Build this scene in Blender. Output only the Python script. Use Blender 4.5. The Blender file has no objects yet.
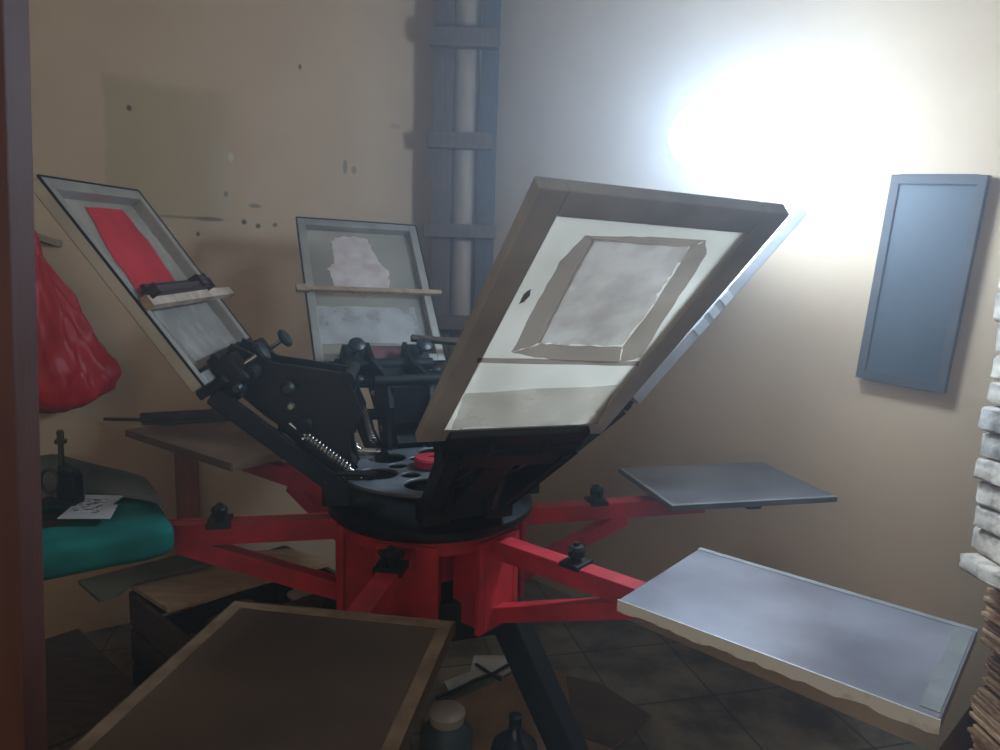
import bpy, bmesh, math, random
import numpy as np
from mathutils import Vector, Matrix
random.seed(7)
SC = bpy.context.scene
COL = SC.collection
R = math.radians
V = Vector

# ------------------------------------------------------------------ camera
CAM = V((0, 0, 1.65))
FPX = 712.0
pitch = math.atan((375 - 266.0) / FPX)
roll = R(1.65)
Fw = V((0, math.cos(pitch), -math.sin(pitch)))
R0 = V((1, 0, 0))
U0 = R0.cross(Fw)
Rt = R0 * math.cos(roll) + U0 * math.sin(roll)
Up = Rt.cross(Fw)
cd = bpy.data.cameras.new('camera')
cam = bpy.data.objects.new('camera', cd)
COL.objects.link(cam)
cd.sensor_width = 36
cd.lens = FPX / 1000 * 36
cd.clip_start = 0.02
M = Matrix((Rt, Up, -Fw)).transposed().to_4x4()
M.translation = CAM
cam.matrix_world = M
SC.camera = cam


def ray(x, y):
    return Fw + Rt * ((x - 500) / FPX) + Up * ((375 - y) / FPX)


def at_z(x, y, z):
    d = ray(x, y)
    return CAM + d * ((z - CAM.z) / d.z)


def at_y(x, y, Y):
    d = ray(x, y)
    return CAM + d * (Y / d.y)


def at_plane(x, y, p, n):
    d = ray(x, y)
    return CAM + d * ((p - CAM).dot(n) / d.dot(n))


# ------------------------------------------------------------------ materials
def s2l(c):
    return tuple(((v / 255) / 12.92 if v / 255 <= .04045 else (((v / 255) + .055) / 1.055) ** 2.4) for v in c) + (1,)


def mat(name, rgb, rough=.6, metal=0., spec=.5, var=.15, scale=9., rgb2=None, bump=0., bscale=60., detail=5.,
        lo=.35, hi=.65, stretch=None, trans=0., alpha=1., rvar=0.):
    """principled surface whose colour wanders between two tones with a noise"""
    m = bpy.data.materials.new(name)
    m.use_nodes = True
    nt = m.node_tree
    b = nt.nodes['Principled BSDF']
    c1 = s2l(rgb)
    c2 = s2l(rgb2) if rgb2 else tuple(v * (1 - var * 2) for v in c1[:3]) + (1,)
    tc = nt.nodes.new('ShaderNodeTexCoord')
    src = tc.outputs['Object']
    if stretch:
        mp = nt.nodes.new('ShaderNodeMapping')
        mp.inputs['Scale'].default_value = stretch
        nt.links.new(src, mp.inputs['Vector'])
        src = mp.outputs['Vector']
    n = nt.nodes.new('ShaderNodeTexNoise')
    n.inputs['Scale'].default_value = scale
    n.inputs['Detail'].default_value = detail
    nt.links.new(src, n.inputs['Vector'])
    r = nt.nodes.new('ShaderNodeValToRGB')
    r.color_ramp.elements[0].position = lo
    r.color_ramp.elements[1].position = hi
    r.color_ramp.elements[0].color = c2
    r.color_ramp.elements[1].color = c1
    nt.links.new(n.outputs['Fac'], r.inputs['Fac'])
    nt.links.new(r.outputs['Color'], b.inputs['Base Color'])
    b.inputs['Roughness'].default_value = rough
    b.inputs['Metallic'].default_value = metal
    b.inputs['Specular IOR Level'].default_value = spec
    if rvar:
        mr = nt.nodes.new('ShaderNodeMapRange')
        mr.inputs['To Min'].default_value = rough - rvar
        mr.inputs['To Max'].default_value = rough + rvar
        nt.links.new(n.outputs['Fac'], mr.inputs['Value'])
        nt.links.new(mr.outputs['Result'], b.inputs['Roughness'])
    if bump:
        n2 = nt.nodes.new('ShaderNodeTexNoise')
        n2.inputs['Scale'].default_value = bscale
        n2.inputs['Detail'].default_value = 4
        nt.links.new(src, n2.inputs['Vector'])
        bp = nt.nodes.new('ShaderNodeBump')
        bp.inputs['Strength'].default_value = bump
        bp.inputs['Distance'].default_value = .01
        nt.links.new(n2.outputs['Fac'], bp.inputs['Height'])
        nt.links.new(bp.outputs['Normal'], b.inputs['Normal'])
    if trans or alpha < 1:
        out = nt.nodes['Material Output']
        sh = b.outputs['BSDF']
        if trans:
            tl = nt.nodes.new('ShaderNodeBsdfTranslucent')
            nt.links.new(r.outputs['Color'], tl.inputs['Color'])
            mx = nt.nodes.new('ShaderNodeMixShader')
            mx.inputs['Fac'].default_value = trans
            nt.links.new(sh, mx.inputs[1])
            nt.links.new(tl.outputs['BSDF'], mx.inputs[2])
            sh = mx.outputs['Shader']
        if alpha < 1:
            tp = nt.nodes.new('ShaderNodeBsdfTransparent')
            mx = nt.nodes.new('ShaderNodeMixShader')
            mx.inputs['Fac'].default_value = alpha
            nt.links.new(tp.outputs['BSDF'], mx.inputs[1])
            nt.links.new(sh, mx.inputs[2])
            sh = mx.outputs['Shader']
        nt.links.new(sh, out.inputs['Surface'])
    return m


def emit(name, rgb, strength):
    m = bpy.data.materials.new(name)
    m.use_nodes = True
    nt = m.node_tree
    nt.nodes.remove(nt.nodes['Principled BSDF'])
    e = nt.nodes.new('ShaderNodeEmission')
    e.inputs['Color'].default_value = rgb + (1,)
    e.inputs['Strength'].default_value = strength
    nt.links.new(e.outputs['Emission'], nt.nodes['Material Output'].inputs['Surface'])
    return m


# ------------------------------------------------------------------ mesh helpers
class MB:
    def __init__(s):
        s.bm = bmesh.new()

    def _bev(s, geom_verts, w, seg=2):
        if w > 0:
            es = list({e for v in geom_verts for e in v.link_edges})
            bmesh.ops.bevel(s.bm, geom=es, offset=w, segments=seg, affect='EDGES', profile=.6)

    def box(s, c, size, ax=None, bevel=.003, seg=2):
        """box at centre c, half axes from ax = (x, y, z) unit vectors"""
        ax = ax or (V((1, 0, 0)), V((0, 1, 0)), V((0, 0, 1)))
        vs = bmesh.ops.create_cube(s.bm, size=1)['verts']
        for v in vs:
            v.co = V(c) + ax[0] * (v.co.x * size[0]) + ax[1] * (v.co.y * size[1]) + ax[2] * (v.co.z * size[2])
        if ax[0].cross(ax[1]).dot(ax[2]) < 0:
            bmesh.ops.reverse_faces(s.bm, faces=list({f for v in vs for f in v.link_faces}))
        s._bev(vs, min(bevel, min(size) * .4), seg)
        return s

    def bar(s, p0, p1, w, h, up=V((0, 0, 1)), bevel=.003):
        p0, p1 = V(p0), V(p1)
        a = (p1 - p0)
        L = a.length
        a = a / L
        sd = a.cross(up).normalized()
        u = sd.cross(a)
        return s.box((p0 + p1) / 2, (L, w, h), (a, -sd, u), bevel)

    def tube(s, pts, r, n=12, caps=True):
        """tube through points; r is a number or a list"""
        pts = [V(p) for p in pts]
        rs = r if isinstance(r, (list, tuple)) else [r] * len(pts)
        rings = []
        prev = None
        for i, p in enumerate(pts):
            t = (pts[min(i + 1, len(pts) - 1)] - pts[max(i - 1, 0)]).normalized()
            if prev is None:
                a = t.orthogonal().normalized()
            else:
                a = (prev - t * prev.dot(t)).normalized()
            prev = a
            b = t.cross(a)
            rings.append([s.bm.verts.new(p + (a * math.cos(k * 2 * math.pi / n) + b * math.sin(k * 2 * math.pi / n)) * rs[i])
                          for k in range(n)])
        for i in range(len(rings) - 1):
            for k in range(n):
                s.bm.faces.new((rings[i][k], rings[i][(k + 1) % n], rings[i + 1][(k + 1) % n], rings[i + 1][k]))
        if caps:
            s.bm.faces.new(rings[0][::-1])
            s.bm.faces.new(rings[-1])
        return s

    def lathe(s, base, axis, prof, n=24):
        """prof: (distance along axis, radius); capped at both ends"""
        base, axis = V(base), V(axis).normalized()
        a = axis.orthogonal().normalized()
        b = axis.cross(a)
        rings = []
        for (h, r) in prof:
            rings.append([s.bm.verts.new(base + axis * h + (a * math.cos(k * 2 * math.pi / n) + b * math.sin(k * 2 * math.pi / n)) * max(r, 1e-4))
                          for k in range(n)])
        for i in range(len(rings) - 1):
            for k in range(n):
                s.bm.faces.new((rings[i][k], rings[i][(k + 1) % n], rings[i + 1][(k + 1) % n], rings[i + 1][k]))
        s.bm.faces.new(rings[0][::-1])
        s.bm.faces.new(rings[-1])
        return s

    def prism(s, pts, vec, bevel=0.):
        """polygon extruded along vec"""
        pts = [V(p) for p in pts]
        vec = V(vec)
        lo = [s.bm.verts.new(p) for p in pts]
        hi = [s.bm.verts.new(p + vec) for p in pts]
        n = len(pts)
        nf = [s.bm.faces.new(lo), s.bm.faces.new(hi)]
        for i in range(n):
            nf.append(s.bm.faces.new((lo[i], lo[(i + 1) % n], hi[(i + 1) % n], hi[i])))
        bmesh.ops.recalc_face_normals(s.bm, faces=nf)
        if bevel:
            s._bev(lo + hi, bevel, 1)
        return s

    def grid(s, f, nu, nv, closed_u=False):
        vs = [[s.bm.verts.new(f(i / (nu - 1 if not closed_u else nu), j / (nv - 1))) for i in range(nu)] for j in range(nv)]
        for j in range(nv - 1):
            for i in range(nu if closed_u else nu - 1):
                s.bm.faces.new((vs[j][i], vs[j][(i + 1) % nu], vs[j + 1][(i + 1) % nu], vs[j + 1][i]))
        return s

    def spring(s, p0, p1, rad, wire, turns, n=7):
        p0, p1 = V(p0), V(p1)
        a = (p1 - p0).normalized()
        x = a.orthogonal().normalized()
        y = a.cross(x)
        pts = []
        N = int(turns * 10)
        for i in range(N + 1):
            t = i / N
            an = t * turns * 2 * math.pi
            pts.append(p0.lerp(p1, t) + (x * math.cos(an) + y * math.sin(an)) * rad)
        return s.tube(pts, wire, n)


def root_loc(o):
    l = V((0, 0, 0))
    while o:
        l = l + o.location
        o = o.parent
    return l


def build(name, mb, m, parent=None, loc=None, smooth=None):
    """world-space mesh -> object; origin at loc (top level) or at the parent's origin"""
    bm = mb.bm
    org = root_loc(parent) if parent else V(loc if loc else (0, 0, 0))
    if smooth is not None:
        for f in bm.faces:
            f.smooth = True
    bmesh.ops.translate(bm, verts=bm.verts, vec=-org)
    me = bpy.data.meshes.new(name)
    bm.to_mesh(me)
    bm.free()
    if smooth:
        me.set_sharp_from_angle(angle=R(smooth))
    if m:
        me.materials.append(m)
    o = bpy.data.objects.new(name, me)
    COL.objects.link(o)
    if parent:
        o.parent = parent
    else:
        o.location = org
    return o


def thing(name, loc, label, cat, group=None):
    o = bpy.data.objects.new(name, None)
    COL.objects.link(o)
    o.location = loc
    o.empty_display_size = .05
    return tag(o, label, cat, group)


def tag(o, label=None, cat=None, group=None, kind=None):
    if label:
        o['label'] = label
    if cat:
        o['category'] = cat
    if group:
        o['group'] = group
    if kind:
        o['kind'] = kind
    return o


def poly_curve(outline, holes, thick):
    """flat plate in XY with holes, extruded to a thickness; returns a bmesh holder"""
    cu = bpy.data.curves.new('tmp', 'CURVE')
    cu.dimensions = '2D'
    cu.fill_mode = 'BOTH'
    cu.extrude = thick / 2
    for loop in [outline] + holes:
        sp = cu.splines.new('POLY')
        sp.points.add(len(loop) - 1)
        for p, q in zip(sp.points, loop):
            p.co = (q[0], q[1], 0, 1)
        sp.use_cyclic_u = True
    o = bpy.data.objects.new('tmp', cu)
    COL.objects.link(o)
    dg = bpy.context.evaluated_depsgraph_get()
    me = bpy.data.meshes.new_from_object(o.evaluated_get(dg))
    mb = MB()
    mb.bm.from_mesh(me)
    bpy.data.objects.remove(o)
    bpy.data.curves.remove(cu)
    bpy.data.meshes.remove(me)
    bmesh.ops.remove_doubles(mb.bm, verts=mb.bm.verts, dist=1e-5)
    return mb


def circ(cx, cy, r, n=24, a0=0):
    return [(cx + r * math.cos(a0 + k * 2 * math.pi / n), cy + r * math.sin(a0 + k * 2 * math.pi / n)) for k in range(n)]


def xform(mb, o, ax):
    for v in mb.bm.verts:
        c = v.co.copy()
        v.co = V(o) + ax[0] * c.x + ax[1] * c.y + ax[2] * c.z
    return mb


# ------------------------------------------------------------------ palette
black = mat('black_paint', (24, 26, 27), .45, .0, .3, .25, 14, rgb2=(14, 15, 16))
blackdull = mat('black_iron', (24, 27, 27), .6, 0, .3, .2, 20, rgb2=(15, 17, 17))
plate_grey = mat('worn_black_plate', (112, 116, 120), .5, .2, .5, .2, 10, rgb2=(74, 77, 80))
red = mat('red_paint', (204, 46, 58), .42, 0, .5, .2, 11, rgb2=(166, 34, 46), bump=.1)
steel = mat('bright_steel', (200, 200, 196), .25, .9, .5, .15, 30)
alu = mat('aluminium_bar', (176, 172, 164), .42, .6, .5, .2, 12, rgb2=(158, 154, 146))
alu_dull = mat('aluminium_face', (150, 152, 156), .5, .45, .5, .2, 18, rgb2=(112, 112, 114))
brass = mat('brass', (120, 110, 70), .45, .7, .5, .2, 25)
wood = mat('pale_wood', (170, 146, 118), .7, 0, .3, .2, 9, rgb2=(128, 106, 84), stretch=(1, 8, 1))
wood_dk = mat('dark_wood', (84, 66, 50), .75, 0, .3, .2, 9, rgb2=(54, 42, 32), stretch=(1, 7, 7))
wood_red = mat('red_brown_wood', (164, 104, 72), .7, 0, .3, .2, 12, rgb2=(136, 84, 58), stretch=(6, 6, 1))
teal = mat('teal_cloth', (8, 112, 102), .85, 0, .25, .2, 8, rgb2=(4, 84, 78), bump=.15, bscale=30)
cardboard = mat('cardboard', (150, 112, 76), .85, 0, .2, .2, 14, rgb2=(120, 88, 58))
white_paper = mat('white_paper', (205, 205, 205), .8, 0, .3, .1, 10, rgb2=(170, 170, 172))

# ------------------------------------------------------------------ the room
C0 = V((-.16, 3.95, 0))            # inner corner behind the column
C1 = V((1.43, 2.42, 0))
db = (C1 - C0).normalized()        # back wall runs right and towards the camera
dl = V((-.848, -.53, 0))           # left wall runs left and towards the camera
nb = V((0, 0, 1)).cross(db)
if nb.y > 0:
    nb = -nb
nl = V((0, 0, 1)).cross(dl)
if nl.y > 0:
    nl = -nl
HT = 3.4


def wall_material(name, spots, patch=None):
    m = bpy.data.materials.new(name)
    m.use_nodes = True
    nt = m.node_tree
    L = nt.links
    b = nt.nodes['Principled BSDF']
    b.inputs['Roughness'].default_value = .55
    b.inputs['Specular IOR Level'].default_value = .35
    tc = nt.nodes.new('ShaderNodeTexCoord')
    n = nt.nodes.new('ShaderNodeTexNoise')
    n.inputs['Scale'].default_value = 2.2
    n.inputs['Detail'].default_value = 6
    n.inputs['Roughness'].default_value = .6
    L.new(tc.outputs['Object'], n.inputs['Vector'])
    r = nt.nodes.new('ShaderNodeValToRGB')
    r.color_ramp.elements[0].position = .3
    r.color_ramp.elements[1].position = .7
    r.color_ramp.elements[0].color = s2l((194, 166, 134))
    r.color_ramp.elements[1].color = s2l((206, 180, 148))
    L.new(n.outputs['Fac'], r.inputs['Fac'])
    col = r.outputs['Color']
    sep = nt.nodes.new('ShaderNodeSeparateXYZ')
    L.new(tc.outputs['Object'], sep.inputs['Vector'])
    nz = nt.nodes.new('ShaderNodeTexNoise')
    nz.inputs['Scale'].default_value = 9
    L.new(tc.outputs['Object'], nz.inputs['Vector'])

    def math_(op, a, c, d=None):
        k = nt.nodes.new('ShaderNodeMath')
        k.operation = op
        for i, v in enumerate((a, c, d)):
            if v is None:
                continue
            if isinstance(v, (int, float)):
                k.inputs[i].default_value = v
            else:
                L.new(v, k.inputs[i])
        return k.outputs[0]

    def band(v, lo, hi, soft_lo, soft_hi):
        def ramp(x, a, w):
            k = nt.nodes.new('ShaderNodeMapRange')
            k.interpolation_type = 'SMOOTHSTEP'
            k.inputs['From Min'].default_value = a - w
            k.inputs['From Max'].default_value = a + w
            L.new(x, k.inputs['Value'])
            return k.outputs['Result']
        return math_('MULTIPLY', ramp(v, lo, soft_lo), math_('SUBTRACT', 1, ramp(v, hi, soft_hi)))

    def mixin(fac, rgb, amount):
        nonlocal col
        k = nt.nodes.new('ShaderNodeMix')
        k.data_type = 'RGBA'
        L.new(math_('MULTIPLY', fac, amount), k.inputs['Factor'])
        L.new(col, k.inputs['A'])
        k.inputs['B'].default_value = s2l(rgb)
        col = k.outputs['Result']

    wob = math_('MULTIPLY', math_('SUBTRACT', nz.outputs['Fac'], .5), .05)
    for (x0, x1, z0, z1, sx0, sx1, sz0, sz1, rgb, am) in (patch or []):
        xx = math_('ADD', sep.outputs['X'], wob)
        zz = math_('ADD', sep.outputs['Z'], wob)
        mixin(math_('MULTIPLY', band(xx, x0, x1, sx0, sx1), band(zz, z0, z1, sz0, sz1)), rgb, am)
    for (x, z, rx, rz, rgb, am) in spots:
        dx = math_('DIVIDE', math_('SUBTRACT', sep.outputs['X'], x), rx)
        dz = math_('DIVIDE', math_('SUBTRACT', sep.outputs['Z'], z), rz)
        d2 = math_('ADD', math_('MULTIPLY', dx, dx), math_('MULTIPLY', dz, dz))
        k = nt.nodes.new('ShaderNodeMapRange')
        k.inputs['From Min'].default_value = 1.3
        k.inputs['From Max'].default_value = .5
        L.new(math_('ADD', d2, math_('MULTIPLY', wob, 14)), k.inputs['Value'])
        mixin(k.outputs['Result'], rgb, am)
    L.new(col, b.inputs['Base Color'])
    bp = nt.nodes.new('ShaderNodeBump')
    bp.inputs['Strength'].default_value = .12
    bp.inputs['Distance'].default_value = .02
    n3 = nt.nodes.new('ShaderNodeTexNoise')
    n3.inputs['Scale'].default_value = 7
    n3.inputs['Detail'].default_value = 5
    L.new(tc.outputs['Object'], n3.inputs['Vector'])
    L.new(n3.outputs['Fac'], bp.inputs['Height'])
    L.new(bp.outputs['Normal'], b.inputs['Normal'])
    return m


def wall_obj(name, p, d, length, n, m):
    """wall whose local X runs along d from p"""
    mb = MB()
    mb.box((length / 2, .06, HT / 2), (length, .12, HT), bevel=0)
    me = bpy.data.meshes.new(name)
    mb.bm.to_mesh(me)
    mb.bm.free()
    me.materials.append(m)
    o = bpy.data.objects.new(name, me)
    COL.objects.link(o)
    y = -n
    x = d
    z = V((0, 0, 1))
    # local Y points out of the room
    Mx = Matrix((x, y, z)).transposed().to_4x4()
    Mx.translation = p
    o.matrix_world = Mx
    tag(o, kind='structure')
    return o


def lw(px, py):
    """pixel on the left wall -> (distance from the corner, height)"""
    q = at_plane(px, py, C0, nl)
    return ((q - C0).dot(dl), q.z)


def bw(px, py):
    q = at_plane(px, py, C0, nb)
    return ((q - C0).dot(db), q.z)


spots = []
for (px, py, rx, rz, rgb, am) in [(300, 67, .008, .012, (70, 60, 48), .9), (345, 167, .012, .035, (110, 96, 76), .7),
                                  (354, 170, .014, .02, (110, 96, 76), .7), (129, 108, .01, .012, (70, 60, 48), .9),
                                  (226, 194, .01, .014, (90, 76, 60), .9), (244, 222, .012, .012, (70, 60, 50), .9),
                                  (258, 226, .012, .012, (84, 70, 58), .9), (275, 225, .012, .01, (90, 76, 60), .8),
                                  (255, 206, .03, .01, (110, 94, 74), .7), (231, 157, .012, .02, (214, 205, 190), .8),
                                  (198, 234, .008, .01, (80, 66, 52), .9), (395, 126, .03, .012, (150, 132, 104), .5),
                                  (222, 180, .06, .2, (200, 188, 166), .22), (215, 250, .06, .14, (200, 188, 164), .18),
                                  (178, 217, .16, .007, (110, 96, 76), .55), (210, 219, .06, .01, (96, 84, 66), .7)]:
    x, z = lw(px, py)
    spots.append((x, z, rx, rz, rgb, am))
x0, z1 = lw(228, 94)
x1, z0 = lw(110, 226)
patch = [(x0, x1, z0, z1, .10, .008, .12, .03, (166, 147, 108), .6)]
wall_left = wall_obj('wall_left', C0, dl, 4.6, nl, wall_material('cream_wall_paint_left', spots, patch))
wall_back = wall_obj('wall_back', C0, db, 4.2, nb, wall_material('cream_wall_paint_back', [], []))

# floor tiles, worn, with soaked-in dirt
fm = bpy.data.materials.new('dirty_floor_tiles')
fm.use_nodes = True
nt = fm.node_tree
b = nt.nodes['Principled BSDF']
tc = nt.nodes.new('ShaderNodeTexCoord')
mp = nt.nodes.new('ShaderNodeMapping')
mp.inputs['Rotation'].default_value = (0, 0, R(-14))
mp.inputs['Location'].default_value = (.12, .1, 0)
nt.links.new(tc.outputs['Object'], mp.inputs['Vector'])
br = nt.nodes.new('ShaderNodeTexBrick')
br.offset = 0
br.inputs['Scale'].default_value = 1
br.inputs['Brick Width'].default_value = .4
br.inputs['Row Height'].default_value = .4
br.inputs['Mortar Size'].default_value = .005
br.inputs['Color1'].default_value = s2l((146, 138, 122))
br.inputs['Color2'].default_value = s2l((136, 128, 112))
br.inputs['Mortar'].default_value = s2l((76, 68, 58))
nt.links.new(mp.outputs['Vector'], br.inputs['Vector'])
n = nt.nodes.new('ShaderNodeTexNoise')
n.inputs['Scale'].default_value = 3.4
n.inputs['Detail'].default_value = 7
n.inputs['Roughness'].default_value = .65
nt.links.new(tc.outputs['Object'], n.inputs['Vector'])
rp = nt.nodes.new('ShaderNodeValToRGB')
rp.color_ramp.elements[0].position = .40
rp.color_ramp.elements[0].color = (.1, .1, .1, 1)
rp.color_ramp.elements[1].position = .58
rp.color_ramp.elements[1].color = (1, 1, 1, 1)
nt.links.new(n.outputs['Fac'], rp.inputs['Fac'])
mx = nt.nodes.new('ShaderNodeMix')
mx.data_type = 'RGBA'
mx.blend_type = 'MULTIPLY'
mx.inputs['Factor'].default_value = .8
nt.links.new(br.outputs['Color'], mx.inputs['A'])
nt.links.new(rp.outputs['Color'], mx.inputs['B'])
nt.links.new(mx.outputs['Result'], b.inputs['Base Color'])
b.inputs['Roughness'].default_value = .5
tag(build('floor', MB().box((0, 2, -.05), (8, 8, .1), bevel=0), fm), kind='structure')
tag(build('ceiling', MB().box((-.4, 1.6, HT + .05), (8, 6, .1), bevel=0),
          mat('ceiling_plaster', (196, 190, 178), .8)), kind='structure')

# door post close to the camera on the left
jm = mat('brown_door_paint', (92, 54, 44), .6, 0, .25, .12, 5, rgb2=(78, 44, 36), stretch=(5, 5, 1), bump=.1, bscale=40)
Y = .95
ja, jb = at_y(29, -20, Y), at_y(49, 770, Y)
up = (ja - jb).normalized()
side = V((1, 0, 0))
side = (side - up * side.dot(up)).normalized()
fwd = up.cross(side)
jb2 = jb + up * (-jb.z / up.z)
ja2 = ja + up * .6
mb = MB()
fw_ = fwd if fwd.y > 0 else -fwd
mb.box((ja2 + jb2) / 2 - side * .06 - fw_ * .025, ((ja2 - jb2).length, .12, .05), (up, side, up.cross(side)), .003)
tag(build('trim_1', mb, jm, loc=(jb2.x - .06, jb2.y, 0)), kind='structure')

# ------------------------------------------------------------------ column in the corner
grey_wood = mat('weathered_dark_wood', (104, 82, 66), .7, 0, .3, .2, 12, rgb2=(86, 68, 56), stretch=(6, 6, 1))
blue_wood = mat('blue_black_wood', (80, 68, 60), .65, 0, .3, .2, 12, rgb2=(62, 54, 50), stretch=(6, 6, 1))
pale_pipe = mat('pale_pipe_plastic', (160, 140, 122), .5, 0, .4, .1, 6, rgb2=(146, 126, 110), stretch=(3, 3, 1))
Yc = 3.62
rk = thing('wooden_rack', (at_y(465, 200, Yc).x, Yc, 0),
           'tall dark wooden ladder frame with crossbars standing in the room corner', 'ladder frame')
for (pxt, m, w) in ((445, grey_wood, .095), (491, blue_wood, .085)):
    p = at_y(pxt, 60, Yc)
    q = V((p.x - .012, Yc, 0))
    t = V((p.x, Yc, HT - .05))
    build('post', MB().bar(q, t, w, .06, up=V((0, 1, 0))), m, rk)
for (py, h, xa, xb) in ((37, .085, 430, 498), (140, .075, 428, 492), (230, .065, 424, 496), (322, .07, 436, 484), (500, .07, 440, 500)):
    a, c = at_y(xa, py, Yc - .055), at_y(xb, py + 1, Yc - .055)
    c.z = a.z
    build('crossbar', MB().bar(a, c, .05, h), grey_wood, rk)
pp = at_y(467, 60, 3.69)
mb = MB()
mb.tube([(pp.x, 3.69, 0), (pp.x, 3.69, .9), (pp.x, 3.69, 1.8), (pp.x, 3.69, HT)], .068, 28)
tag(build('drain_pipe', mb, pale_pipe, loc=(pp.x, 3.69, 0), smooth=40),
    'pale beige pipe running floor to ceiling behind the ladder frame', 'pipe')

# ------------------------------------------------------------------ lamp on the back wall
LOFF = .60
lp = at_plane(756, 138, C0 + nb * LOFF, nb)          # back of the lamp head, held off the wall by an arm
lamp = thing('wall_lamp', lp, 'glaring white lamp shining near the back wall above the big screen', 'lamp')
mb = MB()


def oval(mb, prof, a, b_, n=40):
    rings = []
    for (h, s) in prof:
        rings.append([mb.bm.verts.new(lp + nb * h + db * (math.cos(k * 2 * math.pi / n) * a * s) +
                                      V((0, 0, 1)) * (math.sin(k * 2 * math.pi / n) * b_ * s)) for k in range(n)])
    for i in range(len(rings) - 1):
        for k in range(n):
            mb.bm.faces.new((rings[i][k], rings[i][(k + 1) % n], rings[i + 1][(k + 1) % n], rings[i + 1][k]))
    mb.bm.faces.new(rings[0])
    mb.bm.faces.new(rings[-1])
    bmesh.ops.recalc_face_normals(mb.bm, faces=mb.bm.faces)
    return mb


mb = MB()
lw_ = at_plane(772, 139, C0, nb)
mb.tube([lp - nb * .02, lp.lerp(lw_, .5), lw_ + nb * .01], .012, 12)
mb.lathe(lw_, nb, [(.001, .03), (.012, .03), (.02, .02)], 20)
build('arm', mb, mat('lamp_arm_paint', (225, 225, 225), .4), lamp, smooth=40)
build('lamp_base', oval(MB(), [(-.03, .28), (-.005, .34), (.004, .34)], .22, .13),
      mat('lamp_base_plastic', (225, 225, 225), .5), lamp, smooth=40)
LAMP_E = 80
build('diffuser', oval(MB(), [(.0, .35), (.015, .7), (.04, .9), (.07, .98), (.10, 1), (.14, .97), (.18, .85), (.21, .6), (.225, .25)], .22, .13),
      emit('lamp_glow', (.56, .76, 1.0), LAMP_E), lamp, smooth=60)

# ------------------------------------------------------------------ printing press
HUB = V((-.2, 2.1, 0))
ZP = .95                            # top of the platens
press = thing('screen_printing_press', HUB, 'large carousel screen printing press with red arms, black heads and flat platens', 'printing press')

# base column and splayed legs
mb = MB()
mb.lathe(HUB + V((0, 0, .57)), (0, 0, 1), [(0, .10), (.02, .105), (.11, .105), (.12, .13), (.15, .13)], 28)
mb.box(HUB + V((0, 0, .63)), (.40, .40, .12), (V((.94, .34, 0)), V((-.34, .94, 0)), V((0, 0, 1))), .01)
build('base_column', mb, blackdull, press, smooth=40)
for a in (-24, -104, 102, 160):
    d = V((math.cos(R(a)), math.sin(R(a)), 0))
    p0 = HUB + d * .25 + V((0, 0, .65))
    p1 = HUB + d * .60 + V((0, 0, .02))
    mb = MB()
    mb.bar(p0, p1, .085, .085, bevel=.006)
    mb.box(p1 + V((0, 0, -.005)), (.15, .13, .03), (d, V((-d.y, d.x, 0)), V((0, 0, 1))), .004)
    build('leg', mb, blackdull, press)

# red hub
mb = MB()
mb.lathe(HUB + V((0, 0, .64)), (0, 0, 1), [(0, .10), (.0, .12), (.22, .12), (.225, .27), (.27, .27), (.27, .05)], 36)
build('arm_hub', mb, red, press, smooth=30)

# (azimuth, inner radius, outer radius, width, thickness)
PL = {'near_right': (-40.5, .785, 1.385, .40, .026), 'far_right': (13.6, .70, 1.28, .415, .018),
      'front': (-98, .76, 1.36, .46, .024), 'teal': (194, .772, 1.40, .36, .02), 'back_left': (143.5, .73, 1.47, .42, .022)}


def wave_mat(name, base, dark, rough, lo, hi, scale, metal=.0, spec=.5):
    return mat(name, base, rough, metal, spec, 0, scale, rgb2=dark, lo=lo, hi=hi, rvar=.1, detail=7)


pm = {'near_right': wave_mat('worn_metal_platen', (150, 148, 156), (104, 100, 110), .38, .34, .66, 3.2, .2),
      'far_right': wave_mat('dull_metal_platen', (124, 124, 130), (84, 84, 92), .42, .35, .65, 4, .3),
      'front': wave_mat('brown_stained_platen', (92, 74, 62), (62, 48, 40), .42, .35, .68, 3.2),
      'teal': wood_dk,
      'back_left': wave_mat('brown_board_platen', (140, 112, 88), (104, 82, 64), .6, .35, .65, 5)}
lab = {'near_right': 'bright silvery worn platen with chipped pale edge', 'far_right': 'dull grey metal platen',
       'front': 'brown stained platen with paler rim', 'teal': None, 'back_left': 'brown board platen'}
edge_m = mat('chipped_pale_edge', (226, 224, 220), .5, 0, .4, .1, 26, rgb2=(186, 180, 172), lo=.3, hi=.46)
rim_brown = mat('pale_rim_tape', (150, 128, 108), .6, 0, .3, .1, 20, rgb2=(112, 92, 74))
rim_grey = mat('grey_rim', (150, 150, 148), .5, .2, .4, .1, 20)


def radial(az):
    d = V((math.cos(R(az)), math.sin(R(az)), 0))
    return d, V((-d.y, d.x, 0)), V((0, 0, 1))


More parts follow.
